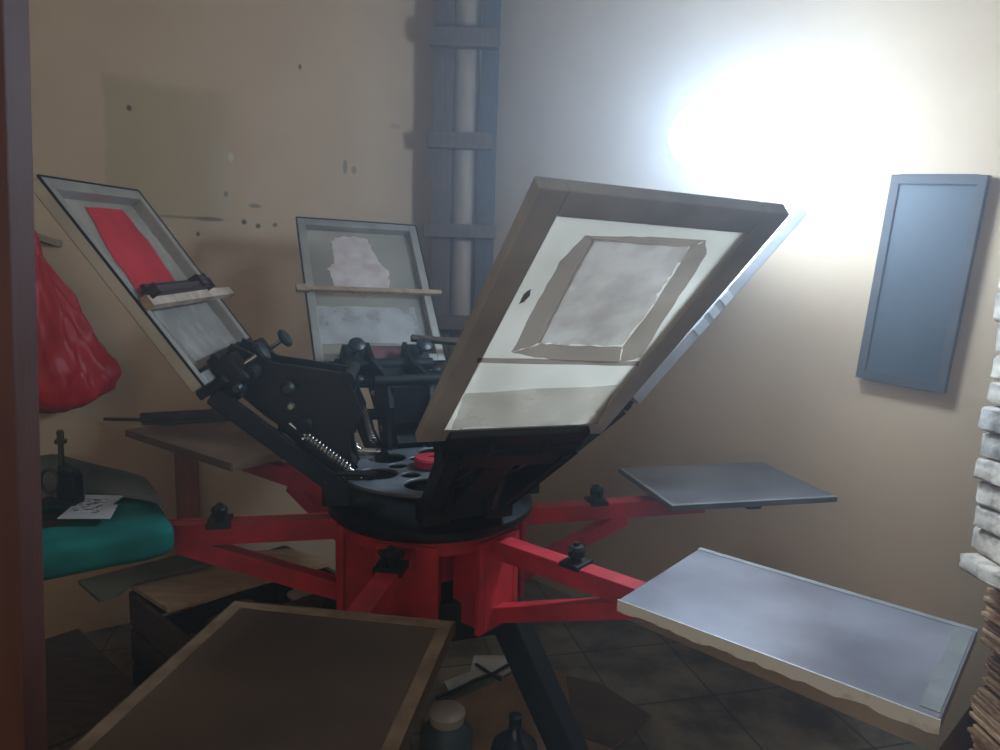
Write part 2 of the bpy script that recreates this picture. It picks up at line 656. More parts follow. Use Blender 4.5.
for k, (az, r0, r1, W, th) in PL.items():
    d, nn, zz = radial(az)
    c = HUB + d * ((r0 + r1) / 2) + zz * (ZP - th / 2)
    mb = MB()
    if k == 'teal':                        # this one sits skewed on its arm
        td, tn, _ = radial(216)
        c = HUB + d * (r0 + .02) + td * ((r1 - r0) / 2) + zz * (ZP - th / 2)
        tc_ = c
        mb.box(c, (r1 - r0, W, th), (td, tn, zz), .004)
    else:
        mb.box(c, (r1 - r0, W, th), (d, nn, zz), .004)
    pl = build('platen', mb, pm[k], press)
    if k == 'teal':
        teal_platen = pl
    if lab[k]:
        pl['label'] = lab[k]
    if k == 'front':
        mb = MB()
        for s in (-1, 1):
            mb.box(c + nn * (s * (W / 2 - .013)) + zz * (th / 2 + .0008), (r1 - r0, .026, .0016), (d, nn, zz), 0)
        mb.box(c - d * ((r1 - r0) / 2 - .012) + zz * (th / 2 + .0008), (.024, W - .053, .0016), (d, nn, zz), 0)
        build('rim_tape', mb, rim_brown, pl)
    if k == 'near_right':
        mb = MB()
        # ragged strip of pale tape along the near long edge
        N = 34
        pts_t = []
        for i in range(N + 1):
            t = i / N
            pts_t.append((t, .026 + .004 * random.uniform(-1, 1), .004 + .004 * random.random()))
        for i in range(N):
            t0, h0, w0 = pts_t[i]
            t1, h1, w1 = pts_t[i + 1]
            e0 = c + d * ((t0 - .5) * (r1 - r0)) - nn * (W / 2)
            e1 = c + d * ((t1 - .5) * (r1 - r0)) - nn * (W / 2)
            zt = th / 2 + .001
            mb.prism([e0 + zz * zt, e1 + zz * zt, e1 + zz * (zt - h1), e0 + zz * (zt - h0)], -nn * .0025)
        build('edge_tape', mb, edge_m, pl)
        mb = MB()
        mb.box(c + nn * (W / 2 - .009) + zz * (th / 2 + .0006), (r1 - r0, .018, .0012), (d, nn, zz), 0)
        mb.box(c + d * ((r1 - r0) / 2 - .02) + zz * (th / 2 + .0006), (.03, W - .04, .0012), (d, nn, zz), 0)
        build('rim_tape', mb, rim_grey, pl)
    if k == 'far_right':
        mb = MB()
        mb.box(c - nn * (W / 2 - .006) + zz * (th / 2 + .0006), (r1 - r0, .012, .0012), (d, nn, zz), 0)
        mb.box(c - d * ((r1 - r0) / 2 - .006) + zz * (th / 2 + .0006), (.012, W - .03, .0012), (d, nn, zz), 0)
        build('rim_tape', mb, rim_grey, pl)
    if k in ('far_right', 'near_right', 'front'):
        mb = MB()
        mb.box(c - zz * (th / 2 + .012) + d * .02, (r1 - r0 - .2, .05, .024), (d, nn, zz), .003)
        mb.box(c - zz * (th / 2 + .012) + d * .02, (.05, W - .08, .022), (d, nn, zz), .003)
        build('support_bracket', mb, blackdull, pl)
    # the arm: top beam, end plate on the hub, diagonal brace
    ext = r0 + .22
    arm_z = ZP - th - .024
    mb = MB()
    mb.bar(HUB + d * .27 + zz * (arm_z - .035), HUB + d * ext + zz * (arm_z - .028), .055, .055, bevel=.004)
    arm = build('arm', mb, red, press)
    mb = MB()
    mb.box(HUB + d * .275 + zz * (arm_z - .14), (.016, .17, .27), (d, nn, zz), .003)
    mb.box(HUB + d * .22 + zz * (arm_z - .02), (.12, .16, .014), (d, nn, zz), .003)
    for s in (-1, 1):
        mb.prism([HUB + d * .16 + nn * (.062 * s) + zz * (arm_z - .02), HUB + d * .285 + nn * (.062 * s) + zz * (arm_z - .02),
                  HUB + d * .285 + nn * (.062 * s) + zz * (arm_z - .27), HUB + d * .16 + nn * (.062 * s) + zz * (arm_z - .27)],
                 nn * .01)
    build('end_plate', mb, red, arm)
    mb = MB()
    mb.bar(HUB + d * .28 + zz * (arm_z - .235), HUB + d * (r0 - .06) + zz * (arm_z - .06), .05, .045, bevel=.004)
    build('brace', mb, red, arm)
    # locking knob on the arm
    kb = HUB + d * (.42 if k == 'front' else .61 if k == 'teal' else .54) + zz * (arm_z - .01)
    if k in ('near_right', 'far_right', 'teal', 'front'):
        mb = MB()
        mb.box(kb + zz * .006, (.06, .07, .014), (d, nn, zz), .003)
        mb.lathe(kb + zz * .01, (0, 0, 1), [(0, .011), (.014, .011), (.016, .021), (.034, .023), (.042, .018), (.044, .008), (.052, .007)], 14)
        for s in (-1, 1):
            mb.tube([kb + zz * .03, kb + zz * .04 + nn * (.024 * s), kb + zz * .05 + nn * (.03 * s)], [.008, .009, .007], 8)
        build('locking_knob', mb, mat('green_black_iron', (52, 54, 42), .5, .4, .5, .2, 20) if k == 'teal' else blackdull, arm, smooth=35)

# black carousel above the arms: drum, two plates with round holes
mb = MB()
mb.lathe(HUB + V((0, 0, .915)), (0, 0, 1), [(0, .30), (.012, .31), (.03, .31), (.045, .27), (.05, .12), (.10, .11)], 48)
build('carousel_drum', mb, black, press, smooth=35)
holes = [circ(.175 * math.cos(R(30 + 60 * k)), .175 * math.sin(R(30 + 60 * k)), .062, 20) for k in range(6)]
holes += [circ(.105 * math.cos(R(60 * k)), .105 * math.sin(R(60 * k)), .03, 16) for k in range(6)]
mb = poly_curve(circ(0, 0, .275, 48), holes, .01)
xform(mb, HUB + V((0, 0, 1.035)), (V((1, 0, 0)), V((0, 1, 0)), V((0, 0, 1))))
build('top_plate', mb, plate_grey, press)
mb = MB()
mb.lathe(HUB + V((0, 0, 1.0)), (0, 0, 1), [(0, .04), (.045, .04), (.045, .052), (.066, .055), (.072, .05), (.072, .012), (.068, .012)], 24)
build('axle_cap', mb, mat('red_plastic_cap', (176, 48, 62), .5, 0, .4, .1, 15), press, smooth=30)

# ------------------------------------------------------------------ screens and heads
SCR = {
    'big': dict(az=-1.134, r0=.5617, z0=-.3887, th=.7522, W=.4656, L=.7203, tw=-.0343, lo=0., hi=.026, bar=.05, face=-.001),
    'right': dict(az=R(20), r0=.56, z0=-.39, th=R(46), W=.50, L=.80, tw=0., lo=0., hi=.036, bar=.045, face=-.001),
    'left': dict(az=3.2668, r0=.5658, z0=-.3080, th=.9500, W=.5446, L=.6092, tw=-.0618, lo=-.036, hi=0., bar=.032, face=-.036),
    'mid': dict(az=1.9837, r0=.5977, z0=-.3648, th=.8884, W=.5005, L=.6846, tw=.0268, lo=-.036, hi=0., bar=.032, face=-.036),
}
for k, s in SCR.items():
    d = V((math.cos(s['az']), math.sin(s['az']), 0))
    nn = V((-d.y, d.x, 0))
    uz = V((0, 0, 1))
    e = d * math.cos(s['th']) + uz * math.sin(s['th'])
    w = nn * math.cos(s['tw']) + e.cross(nn) * math.sin(s['tw'])
    t = e.cross(w)
    if t.z < 0:
        t = -t
    s.update(d=d, n=nn, e=e, w=w, t=t, c=HUB + d * s['r0'] + uz * (1.65 + s['z0']))


def sp(s, a, l, h=0.):
    return s['c'] + s['w'] * a + s['e'] * l + s['t'] * h


def spx(s, px, py, h):
    """pixel -> point on the screen's plane at height h"""
    return at_plane(px, py, s['c'] + s['t'] * h, s['t'])


def make_screen(k, name, label, frame_m, mesh_m):
    s = SCR[k]
    sc = thing(name, s['c'], label, 'printing screen')
    mb = MB()
    W, L, b = s['W'], s['L'], s['bar']
    hm = (s['lo'] + s['hi']) / 2
    H = s['hi'] - s['lo']
    ax = (s['w'], s['e'], s['t'])
    for sg in (-1, 1):
        mb.box(sp(s, sg * (W / 2 - b / 2), L / 2, hm), (b, L, H), ax, .003)
    for l in (b / 2, L - b / 2):
        mb.box(sp(s, 0, l, hm), (W - 2 * b, b, H), ax, .003)
    build('frame', mb, frame_m, sc)
    if k in ('left', 'mid'):
        mb = MB()
        for sg in (-1, 1):
            mb.box(sp(s, sg * (W / 2 + .0015), L / 2, s['hi'] - .001), (.004, L + .006, .006), ax, 0)
            mb.box(sp(s, 0, L / 2 + sg * (L / 2 + .0015), s['hi'] - .001), (W, .004, .006), ax, 0)
        tr = build('edge_trim', mb, blackdull, sc)
        tr['label'] = 'thin dark edge line'
    mb = MB()
    f = s['face']
    mb.box(sp(s, 0, L / 2, f + .002), (W - 2 * b + .01, L - 2 * b + .01, .001), ax, 0)
    build('mesh', mb, mesh_m, sc)
    return sc


def film(s, pts, h, th, name, m, parent, jit=0., sub=6):
    """thin flat piece on the screen given by its outline in the photo; ragged if jit"""
    out = []
    for i in range(len(pts)):
        a, c = pts[i], pts[(i + 1) % len(pts)]
        for q in range(sub if jit else 1):
            tt = q / (sub if jit else 1)
            x = a[0] + (c[0] - a[0]) * tt + (random.uniform(-jit, jit) if q or jit else 0)
            y = a[1] + (c[1] - a[1]) * tt + (random.uniform(-jit, jit) if q or jit else 0)
            out.append(spx(s, x, y, h))
    mb = MB()
    mb.prism(out, s['t'] * th)
    bmesh.ops.triangulate(mb.bm, faces=[f for f in mb.bm.faces if len(f.verts) > 4])
    return build(name, mb, m, parent)


# big screen, underside towards the camera
frame_grey = mat('grey_worn_frame', (188, 184, 182), .5, .1, .5, .2, 8, rgb2=(160, 156, 154))
mesh_big = mat('cream_screen_mesh', (242, 236, 226), .7, 0, .2, .1, 6, rgb2=(228, 222, 210), trans=.85)
big = make_screen('big', 'printing_screen', 'big grey screen raised towards the camera, taped underside glowing in lamp light', frame_grey, mesh_big)
S = SCR['big']
tape_m = mat('brown_tape', (176, 150, 132), .6, 0, .3, .1, 18, rgb2=(146, 122, 106), trans=.7, alpha=.5)
for strip in ([(512, 352), (535, 308), (560, 262), (586, 236), (595, 241), (576, 276), (558, 308), (541, 343)],
              [(690, 247), (706, 242), (706, 256), (674, 304), (640, 358), (620, 362), (624, 346), (654, 306), (678, 268)],
              [(512, 353), (541, 344), (574, 346), (622, 347), (619, 363), (560, 361)],
              [(586, 236), (640, 237), (706, 241), (692, 247), (640, 244), (594, 241)]):
    film(S, strip, -.0022, .0012, 'tape', tape_m, big, .7)
lilac = mat('blotchy_lilac_stencil', (236, 230, 234), .7, 0, .3, .1, 16, rgb2=(196, 184, 188), lo=.36, hi=.6, trans=.8, alpha=.42)
film(S, [(540, 342), (575, 275), (592, 240), (690, 247), (676, 268), (664, 284), (652, 306), (622, 346), (570, 345)], -.0036, .0012, 'stencil', lilac, big, 1.6)
film(S, [(478, 358), (640, 362), (638, 366), (477, 363)], -.0030, .0008, 'tape', tape_m, big, .6)
dirty = mat('dirty_grey_emulsion', (220, 212, 200), .7, 0, .3, .1, 10, rgb2=(176, 164, 152), lo=.36, hi=.66, trans=.7, alpha=.36)
film(S, [(465, 393), (618, 386), (597, 424), (470, 428), (452, 429)], -.0022, .0010, 'emulsion', dirty, big, 1.0)
film(S, [(519, 304), (524, 294), (531, 289), (530, 296), (524, 302)], -.0022, .0010, 'emulsion', mat('grey_smudge', (130, 126, 118), .7), big, .4)

# fourth screen, almost edge-on behind the big one
right = make_screen('right', 'printing_screen', 'grey screen seen almost edge-on behind the right side of the big screen', frame_grey, mesh_big)
S = SCR['right']
mb = MB()
for l, ln in ((.30, .05), (.36, .03), (.42, .04)):
    mb.box(sp(S, -S['W'] / 2 - .001, l, .018), (.002, ln, .03), (S['w'], S['e'], S['t']), .0005)
build('tape', mb, mat('shiny_tape', (225, 225, 225), .3, .2), right)

# left screen, seen from above
glass_l = mat('glassy_grey_mesh', (168, 166, 158), .35, 0, .5, .1, 9, rgb2=(138, 136, 128), alpha=.42)
left = make_screen('left', 'printing_screen', 'aluminium framed screen at the left with red film, tilted up beside the red bag', alu, glass_l)
S = SCR['left']
film(S, [(85, 207), (122, 210), (150, 244), (180, 288), (142, 298), (112, 256)], -.0325, .0012, 'stencil',
     mat('red_stencil_film', (206, 52, 62), .6, 0, .3, .1, 8, rgb2=(184, 40, 50), trans=.2), left, .5)
film(S, [(152, 312), (205, 298), (238, 338), (196, 362)], -.0328, .0008, 'emulsion',
     mat('scratched_clear_emulsion', (190, 186, 178), .5, 0, .4, .1, 18, rgb2=(150, 145, 137), lo=.45, hi=.75, alpha=.5), left, .8)
# middle screen, seen from above
glass_m = mat('clear_grey_mesh', (166, 168, 160), .4, 0, .5, .1, 6, rgb2=(140, 140, 130), alpha=.38)
mid = make_screen('mid', 'printing_screen', 'aluminium framed screen with white patch, standing in front of the corner column', alu, glass_m)
S = SCR['mid']
film(S, [(331, 240), (345, 236), (368, 240), (376, 258), (388, 272), (390, 290), (366, 296), (336, 290), (328, 268), (335, 262)], -.0325, .0012,
     'stencil', mat('white_pink_stencil', (226, 214, 208), .6, 0, .3, .1, 18, rgb2=(206, 188, 182), lo=.34, hi=.6, trans=.3), mid, 1.2)
film(S, [(316, 306), (414, 308), (424, 344), (322, 344)], -.0328, .0008, 'emulsion',
     mat('milky_emulsion', (206, 208, 208), .5, 0, .4, .1, 12, rgb2=(170, 168, 164), lo=.35, hi=.65, alpha=.42), mid, .8)

knob_m = mat('black_knob', (30, 36, 38), .4, 0, .5, .2, 20, rgb2=(22, 26, 28))
head_names = {'right': 'black print head behind the big screen', 'big': 'black print head under the big screen', 'left': 'black print head of the left screen', 'mid': 'black print head of the middle screen'}
maroon = mat('maroon_clamp_paint', (112, 72, 74), .5, 0, .4, .1, 15, rgb2=(90, 56, 58))
for k, s in SCR.items():
    d, nn, e, w, t = s['d'], s['n'], s['e'], s['w'], s['t']
    zz = V((0, 0, 1))

    def P(r, a, z):
        return HUB + d * r + nn * a + zz * z
    zi = 1.65 + s['z0']
    k2 = zi - 1.34
    prof = [(.60, 1.325 + k2), (.47, 1.21 + k2 * .6), (.37, 1.14 + k2 * .4), (.31, 1.01), (.29, .965), (.22, .965), (.225, 1.06),
            (.235, 1.10), (.24, 1.16), (.20, 1.22 + k2 * .6), (.25, 1.335 + k2), (.46, 1.365 + k2), (.56, 1.415 + k2)]
    mb = MB()
    for sg in (-1, 1):
        mb.prism([P(r, sg * .07 - .008, z) for r, z in prof], nn * .016)
    mb.box(P(.255, 0, 1.0), (.07, .13, .05), (d, nn, zz), .006)
    mb.box(P(.33, 0, 1.22 + k2 * .6), (.2, .125, .10), (d, nn, zz), .01)
    head = build('print_head', mb, black, press)
    head['label'] = head_names[k]
    mb = MB()
    mb.bar(P(.25, 0, 1.03), P(.52, 0, zi - .02), .085, .07, bevel=.006)
    build('lift_arm', mb, blackdull, head)
    rl = .55 if k in ('big', 'right') else 1
    mb = MB()
    mb.tube([P(.24, -.12 * rl, 1.325 + k2), P(.24, .12 * rl, 1.325 + k2)], .018, 14)
    build('pivot_rod', mb, blackdull, head, smooth=40)
    mb = MB()
    mb.tube([P(.36, -.13 * rl, 1.19 + k2), P(.36, .13 * rl, 1.19 + k2)], .02, 14)
    build('pivot_rod', mb, blackdull, head, smooth=40)
    mb = MB()
    mb.tube([P(.50, -.16 * rl, zi + .0), P(.50, .16, zi + .0)], .022, 14)
    build('pivot_rod', mb, blackdull, head, smooth=40)
    for sg in (-1, 1):
        for (r, z) in ((.29, 1.10), (.40, 1.24 + k2 * .7), (.52, 1.34 + k2), (.26, 1.0)):
            mb = MB()
            mb.lathe(P(r, sg * .077, z), nn * sg, [(0, .013), (.006, .013), (.008, .009), (.013, .008)], 6)
            build('bolt', mb, steel, head)
    # clamp channel that grips the end of the frame
    ax = (w, e, t)
    lo, hi = s['lo'], s['hi']
    CW = s['W'] * .74
    mb = MB()
    mb.box(sp(s, 0, -.014, (lo + hi) / 2), (CW, .024, hi - lo + .05), ax, .003)
    mb.box(sp(s, 0, .012, lo - .012), (CW, .07, .018), ax, .003)
    mb.box(sp(s, 0, -.05, (lo + hi) / 2 - .01), (.26, .06, .07), ax, .006)
    build('clamp_channel', mb, black, head)
    mb = MB()
    mb.box(sp(s, 0, .03, hi + .007), (CW * .62, .06, .012), ax, .003)
    cb = build('clamp_bar', mb, maroon if k == 'mid' else black, head)
    if k == 'mid':
        cb['label'] = 'maroon clamp bar'
    for sg in (-1, 1):
        mb = MB()
        mb.bar(sp(s, sg * s['W'] * .31, -.03, (lo + hi) / 2 - .02), P(.27, sg * .10, 1.01), .04, .05, bevel=.005)
        mb.box(P(.27, sg * .09, 1.0), (.07, .08, .06), (d, nn, zz), .006)
        build('side_strut', mb, black, head)
        a = sg * s['W'] * .25
        mb = MB()
        mb.box(sp(s, a, -.008, hi + .03), (.075, .085, .075), ax, .012)
        mb.box(sp(s, a, .038, hi + .018), (.06, .03, .036), ax, .006)
        mb.box(sp(s, a, -.045, hi + .002), (.05, .05, .06), ax, .008)
        build('clamp_block', mb, black, head)
        hb = hi + .06
        la = -.01
        mb = MB()
        mb.tube([sp(s, a, la, hb), sp(s, a, la, hb + .06)], .007, 10)
        build('clamp_bolt', mb, steel if k != 'mid' else blackdull, head, smooth=40)
        mb = MB()
        mb.lathe(sp(s, a, la, hb + .054), t, [(0, .014), (.006, .027), (.014, .031), (.022, .027), (.027, .014), (.028, .003)], 20)
        build('clamp_knob', mb, knob_m, head, smooth=40)
    # fine adjustment knobs at the sides and back
    for (r, a, z, ax_, sc_) in ((.40, .115, 1.30 + k2, nn, 1), (.40, -.115, 1.30 + k2, -nn, 1), (.52, .17, zi - .03, nn, .8), (.52, -.17, zi - .03, -nn, .8)):
        if k == 'big' and a < 0:
            continue
        mb = MB()
        mb.lathe(P(r, a, z), ax_, [(-.03, .006), (0, .006), (.002, .016 * sc_), (.012, .02 * sc_), (.024, .02 * sc_), (.032, .012 * sc_)], 14)
        build('side_knob', mb, knob_m, head, smooth=40)
    for sg in (-1, 1):
        if k in ('big', 'right'):
            continue
        mb = MB()
        p0, p1 = P(.20, sg * .125, 1.045), P(.40, sg * .118, 1.20 + k2 * .5)
        q0, q1 = p0.lerp(p1, .18), p0.lerp(p1, .78)
        mb.spring(q0, q1, .0115, .0034, 13)
        mb.tube([p0, q0], .005, 8)
        mb.tube([q1, p1], .005, 8)
        build('spring', mb, steel, head, smooth=60)
        if k in ('big', 'right'):
            continue
        mb = MB()
        mb.tube([P(.16, sg * .125, 1.055), P(.27, sg * .125, 1.06)], .010, 12)
        mb.box(P(.21, sg * .11, 1.02), (.06, .035, .05), (d, nn, zz), .005)
        build('stop_rod', mb, steel if sg < 0 else black, head, smooth=40)

# ------------------------------------------------------------------ bars lying across the screens
S = SCR['mid']
a, c = spx(S, 298, 288, .012), spx(S, 441, 293, .012)
mb = MB()
mb.bar(a, c, .02, .018, up=S['t'])
mb.box(a + (c - a) * .03, (.05, .03, .02), ((c - a).normalized(), S['t'].cross((c - a).normalized()), S['t']), .003)
tag(build('wooden_stick', mb, wood, loc=tuple(a)), 'thin wooden stick lying across the screen with the white patch', 'stick')
S = SCR['left']
a, c = spx(S, 146, 303, .012), spx(S, 229, 292, .012)
mb = MB()
mb.bar(a, c, .028, .02, up=S['t'])
tag(build('wooden_stick', mb, mat('bleached_wood', (196, 176, 156), .7, 0, .3, .1, 14, rgb2=(150, 128, 108)), loc=tuple(a)),
    'pale wooden stick lying across the screen with the red film', 'stick')
a, c = spx(S, 150, 299, .016), spx(S, 206, 291, .016)
ld = (c - a).normalized()
sq = thing('squeegee', a, 'small dark squeegee resting on the left screen just above the pale stick', 'squeegee')
mb = MB()
mb.box((a + c) / 2 + S['e'] * .012 + S['t'] * .012, ((c - a).length, .02, .03), (ld, S['t'].cross(ld), S['t']), .006)
mb.box(a.lerp(c, .86) + S['e'] * .022 + S['t'] * .012, (.06, .03, .036), (ld, S['t'].cross(ld), S['t']), .006)
build('handle', mb, mat('dark_brown_handle', (64, 44, 40), .6), sq)
mb = MB()
mb.box((a + c) / 2 + S['e'] * .03 + S['t'] * .0, ((c - a).length * .94, .02, .008), (ld, S['t'].cross(ld), S['t']), .002)
build('blade', mb, mat('rubber_blade', (50, 46, 44), .7), sq)
# stick clamped at the right block of the middle screen
S = SCR['mid']
a, c = spx(S, 411, 338, .07), spx(S, 458, 342, .07)
mb = MB()
mb.bar(a, c, .022, .022, up=S['t'])
tag(build('wooden_stick', mb, wood_dk, loc=tuple(a)), 'short brown stick poking right from the clamp of the middle screen', 'stick')

# ------------------------------------------------------------------ on the back left platen
d, nn, zz = radial(PL['back_left'][0])
a, c = at_z(140, 419, ZP + .026), at_z(226, 414, ZP + .026)
sq = thing('squeegee', a, 'long brown wooden squeegee lying on the far left brown platen', 'squeegee')
ld = (c - a).normalized()
lx = V((-ld.y, ld.x, 0))
mb = MB()
mb.box((a + c) / 2 + zz * .004, ((c - a).length, .035, .04), (ld, lx, zz), .008)
mb.box(a + (c - a) * .93 - lx * .01 + zz * .006, (.07, .05, .056), (ld, lx, zz), .008)
build('handle', mb, wood_dk, sq)
mb = MB()
mb.box((a + c) / 2 - zz * .018 - lx * .02, ((c - a).length * .96, .03, .008), (ld, lx, zz), .002)
build('blade', mb, mat('grey_rubber', (70, 66, 62), .7), sq)
a, c = at_z(104, 419, ZP + .008), at_z(190, 421, ZP + .008)
mb = MB()
mb.tube([a, c], .007, 10)
tag(build('metal_rod', mb, mat('rusty_rod', (84, 62, 50), .6, .3), loc=tuple(a), smooth=40), 'thin rusty rod jutting left off the far left brown platen', 'rod')

# ------------------------------------------------------------------ teal platen: cloth, grey bundle, paper, hand press
az, r0, r1, W, th = PL['teal']
d, nn, zz = radial(216)
c = tc_ - zz * .01
c = tc_ - zz * .018 + d * .01


def pad(u, v):
    a, b_ = u * 2 * math.pi, (v - .5) * math.pi * .999

    def pw(x, e):
        return math.copysign(abs(x) ** e, x)
    rr = pw(math.cos(b_), .16)
    x = pw(math.cos(a), .16) * rr * ((r1 - r0) / 2 + .04)
    y = pw(math.sin(a), .16) * rr * (W / 2 + .03)
    h = pw(math.sin(b_), .55) * .046
    h += .004 * math.sin(x * 19 + 1) * math.cos(y * 13)
    return c + d * x + nn * (y + .004 * math.sin(x * 25)) + zz * h


mb = MB().grid(pad, 120, 25, closed_u=True)
bmesh.ops.remove_doubles(mb.bm, verts=mb.bm.verts, dist=1e-4)
bmesh.ops.recalc_face_normals(mb.bm, faces=mb.bm.faces)
cov = build('cloth_cover', mb, teal, teal_platen, smooth=80)
cov['label'] = 'padded teal cloth cover'
TZ = ZP + .031

bundle_m = mat('grey_green_cloth', (112, 116, 108), .85, 0, .25, .2, 7, rgb2=(80, 80, 70), bump=.3, bscale=18)
mb = MB()
b0 = tc_ - d * ((r1 - r0) / 2) - nn * (W / 2)


def fold(u, v):
    """u along the platen outwards, v from its far edge to the middle"""
    p = tc_ + d * (-(r1 - r0) / 2 - .024 + u * (r1 - r0 - .03)) - nn * (W / 2 + .01 - v * (W * (.85 - .63 * min(1, u * 4) ** .6)))
    h = .105 * min(1, u * 2.6) ** .9 * (1 - .93 * v ** 1.1) + .004
    h += .005 * math.sin(u * 21 + v * 5) * (.3 + v) * (1 - v)
    return V((p.x, p.y, TZ + .001 + max(h, .003)))


mb.grid(fold, 34, 14)
for f in list(mb.bm.faces):
    pass
ret = bmesh.ops.extrude_face_region(mb.bm, geom=list(mb.bm.faces))
for v in [g for g in ret['geom'] if isinstance(g, bmesh.types.BMVert)]:
    v.co.z = TZ + .001
bmesh.ops.recalc_face_normals(mb.bm, faces=mb.bm.faces)
tag(build('folded_cloth', mb, bundle_m, loc=tuple(b0), smooth=50), 'grey green folded cloth heaped on the far side of the teal cover', 'cloth')

# white sheet printed with black marks
pmx = bpy.data.materials.new('printed_paper')
pmx.use_nodes = True
nt = pmx.node_tree
b = nt.nodes['Principled BSDF']
tc = nt.nodes.new('ShaderNodeTexCoord')
mpn = nt.nodes.new('ShaderNodeMapping')
mpn.inputs['Scale'].default_value = (42, 105, 1)
mpn.inputs['Rotation'].default_value = (0, 0, R(16))
nt.links.new(tc.outputs['Object'], mpn.inputs['Vector'])
nz = nt.nodes.new('ShaderNodeTexNoise')
nz.inputs['Scale'].default_value = 1.1
nz.inputs['Detail'].default_value = 2
nt.links.new(mpn.outputs['Vector'], nz.inputs['Vector'])
rp = nt.nodes.new('ShaderNodeValToRGB')
rp.color_ramp.interpolation = 'CONSTANT'
rp.color_ramp.elements[0].color = s2l((40, 40, 48))
rp.color_ramp.elements[1].color = s2l((216, 216, 220))
rp.color_ramp.elements[1].position = .47
nt.links.new(nz.outputs['Fac'], rp.inputs['Fac'])
nt.links.new(rp.outputs['Color'], b.inputs['Base Color'])
b.inputs['Roughness'].default_value = .8
ZS = TZ + .004
q = [at_z(x, y, ZS) for x, y in ((57, 519), (110, 519), (118, 505), (112, 505), (124, 496), (84, 495), (70, 508))]
mb = MB().prism(q, V((0, 0, .0015)))
tag(build('printed_sheet', mb, white_paper, loc=tuple(q[0])), 'white paper sheet with black print lying on the teal cover', 'paper')
q2 = [at_z(x, y, ZS + .0016) for x, y in ((70, 511), (98, 513), (108, 499), (84, 499))]
prt = build('print', MB().prism(q2, V((0, 0, .0004))), pmx, bpy.data.objects['printed_sheet'])
prt['label'] = 'dense black printed marks'

# hand press / clamp tool standing on the teal cover
hp0 = at_z(64, 503, TZ + .004)
olive = mat('olive_iron', (66, 70, 56), .5, .3, .5, .2, 18, rgb2=(46, 50, 40))
hp = thing('hand_clamp', hp0, 'black iron clamp tool with upright screw rod standing on the teal cover', 'clamp tool')
ex, ey = V((1, 0, 0)), V((0, 1, 0))
mb = MB()
mb.box(hp0 + V((.030, 0, .065)), (.062, .06, .085), bevel=.006)
mb.prism([hp0 + V((.0, -.03, .108)), hp0 + V((.06, -.03, .108)), hp0 + V((.045, -.03, .128)), hp0 + V((.0, -.03, .15))], V((0, .06, 0)), .003)
mb.box(hp0 + V((.01, 0, .012)), (.10, .07, .022), bevel=.004)
build('body', mb, black, hp)
mb = MB()
mb.tube([hp0 + V((-.005, 0, .02)), hp0 + V((.0, 0, .15)), hp0 + V((.004, 0, .27))], [.012, .011, .009], 12)
build('screw_rod', mb, olive, hp, smooth=40)
mb = MB()
mb.lathe(hp0 + V((.003, 0, .228)), (0, 0, 1), [(0, .016), (.002, .021), (.016, .021), (.018, .014), (.022, .012), (.046, .013), (.052, .009)], 6)
build('nut', mb, brass, hp)
mb = MB()
ringc = hp0 + V((-.045, -.005, .085))
mb.tube([ringc + V((math.cos(i * math.pi / 12) * .034, 0, math.sin(i * math.pi / 12) * .044)) for i in range(25)], .007, 8, caps=False)
mb.tube([ringc + V((.02, 0, -.04)), hp0 + V((-.022, -.01, -.0))], .008, 8)
mb.box(hp0 + V((-.04, -.01, .012)), (.05, .04, .024), bevel=.004)
build('ring_handle', mb, olive, hp, smooth=40)

for ch in hp.children:
    ch.data.transform(Matrix.Scale(.72, 4))

# ------------------------------------------------------------------ red bag hanging on the left wall
pz = at_plane(36, 232, C0 + nl * .12, nl)
qz = at_plane(58, 244, C0 + nl * .02, nl)
mb = MB()
pgA = qz - nl * .02 + dl * .0
mb.bar(qz - nl * .02, pz - dl * -.06 + nl * .06, .03, .02)
tag(build('wooden_peg', mb, wood, loc=tuple(qz)), 'short wooden peg sticking out of the left wall above the red bag', 'peg')
bagm = mat('red_plastic_bag', (214, 30, 36), .45, 0, .5, .1, 5, rgb2=(182, 20, 26), trans=.25, bump=.25, bscale=14)
bc = at_plane(46, 340, C0 + nl * .17, nl)
ztop = at_plane(40, 250, C0 + nl * .17, nl).z
zbot = at_plane(60, 408, C0 + nl * .17, nl).z
Hh = ztop - zbot


def bagf(u, v):
    an = u * 2 * math.pi
    # v 0 bottom .. 1 tied top
    pr = [(0, .0), (.02, .55), (.07, .88), (.16, 1.0), (.28, .96), (.45, .78), (.62, .56), (.78, .36), (.92, .16), (1, .08)]
    for i in range(len(pr) - 1):
        if pr[i][0] <= v <= pr[i + 1][0]:
            f = (v - pr[i][0]) / (pr[i + 1][0] - pr[i][0])
            rr = pr[i][1] + (pr[i + 1][1] - pr[i][1]) * f
            break
    fold_ = 1 + (.05 + .12 * v) * (1 - 2 * abs(math.sin(an * 4.0 + v * 3))) * .8 + .05 * (1 - 2 * abs(math.sin(an * 8 - v * 7))) + .05 * math.sin(an * 3 + v * 10) + .03 * math.sin(an * 17 + v * 23)
    rad = .235 * rr * fold_
    z = zbot + Hh * v + .02 * math.sin(an * 3 + 1) * (1 - v) - .0
    return V((bc.x, bc.y, 0)) + dl * (-math.cos(an) * rad + .02 * v) + nl * (math.sin(an) * min(rad * .6, .16)) + V((0, 0, z))


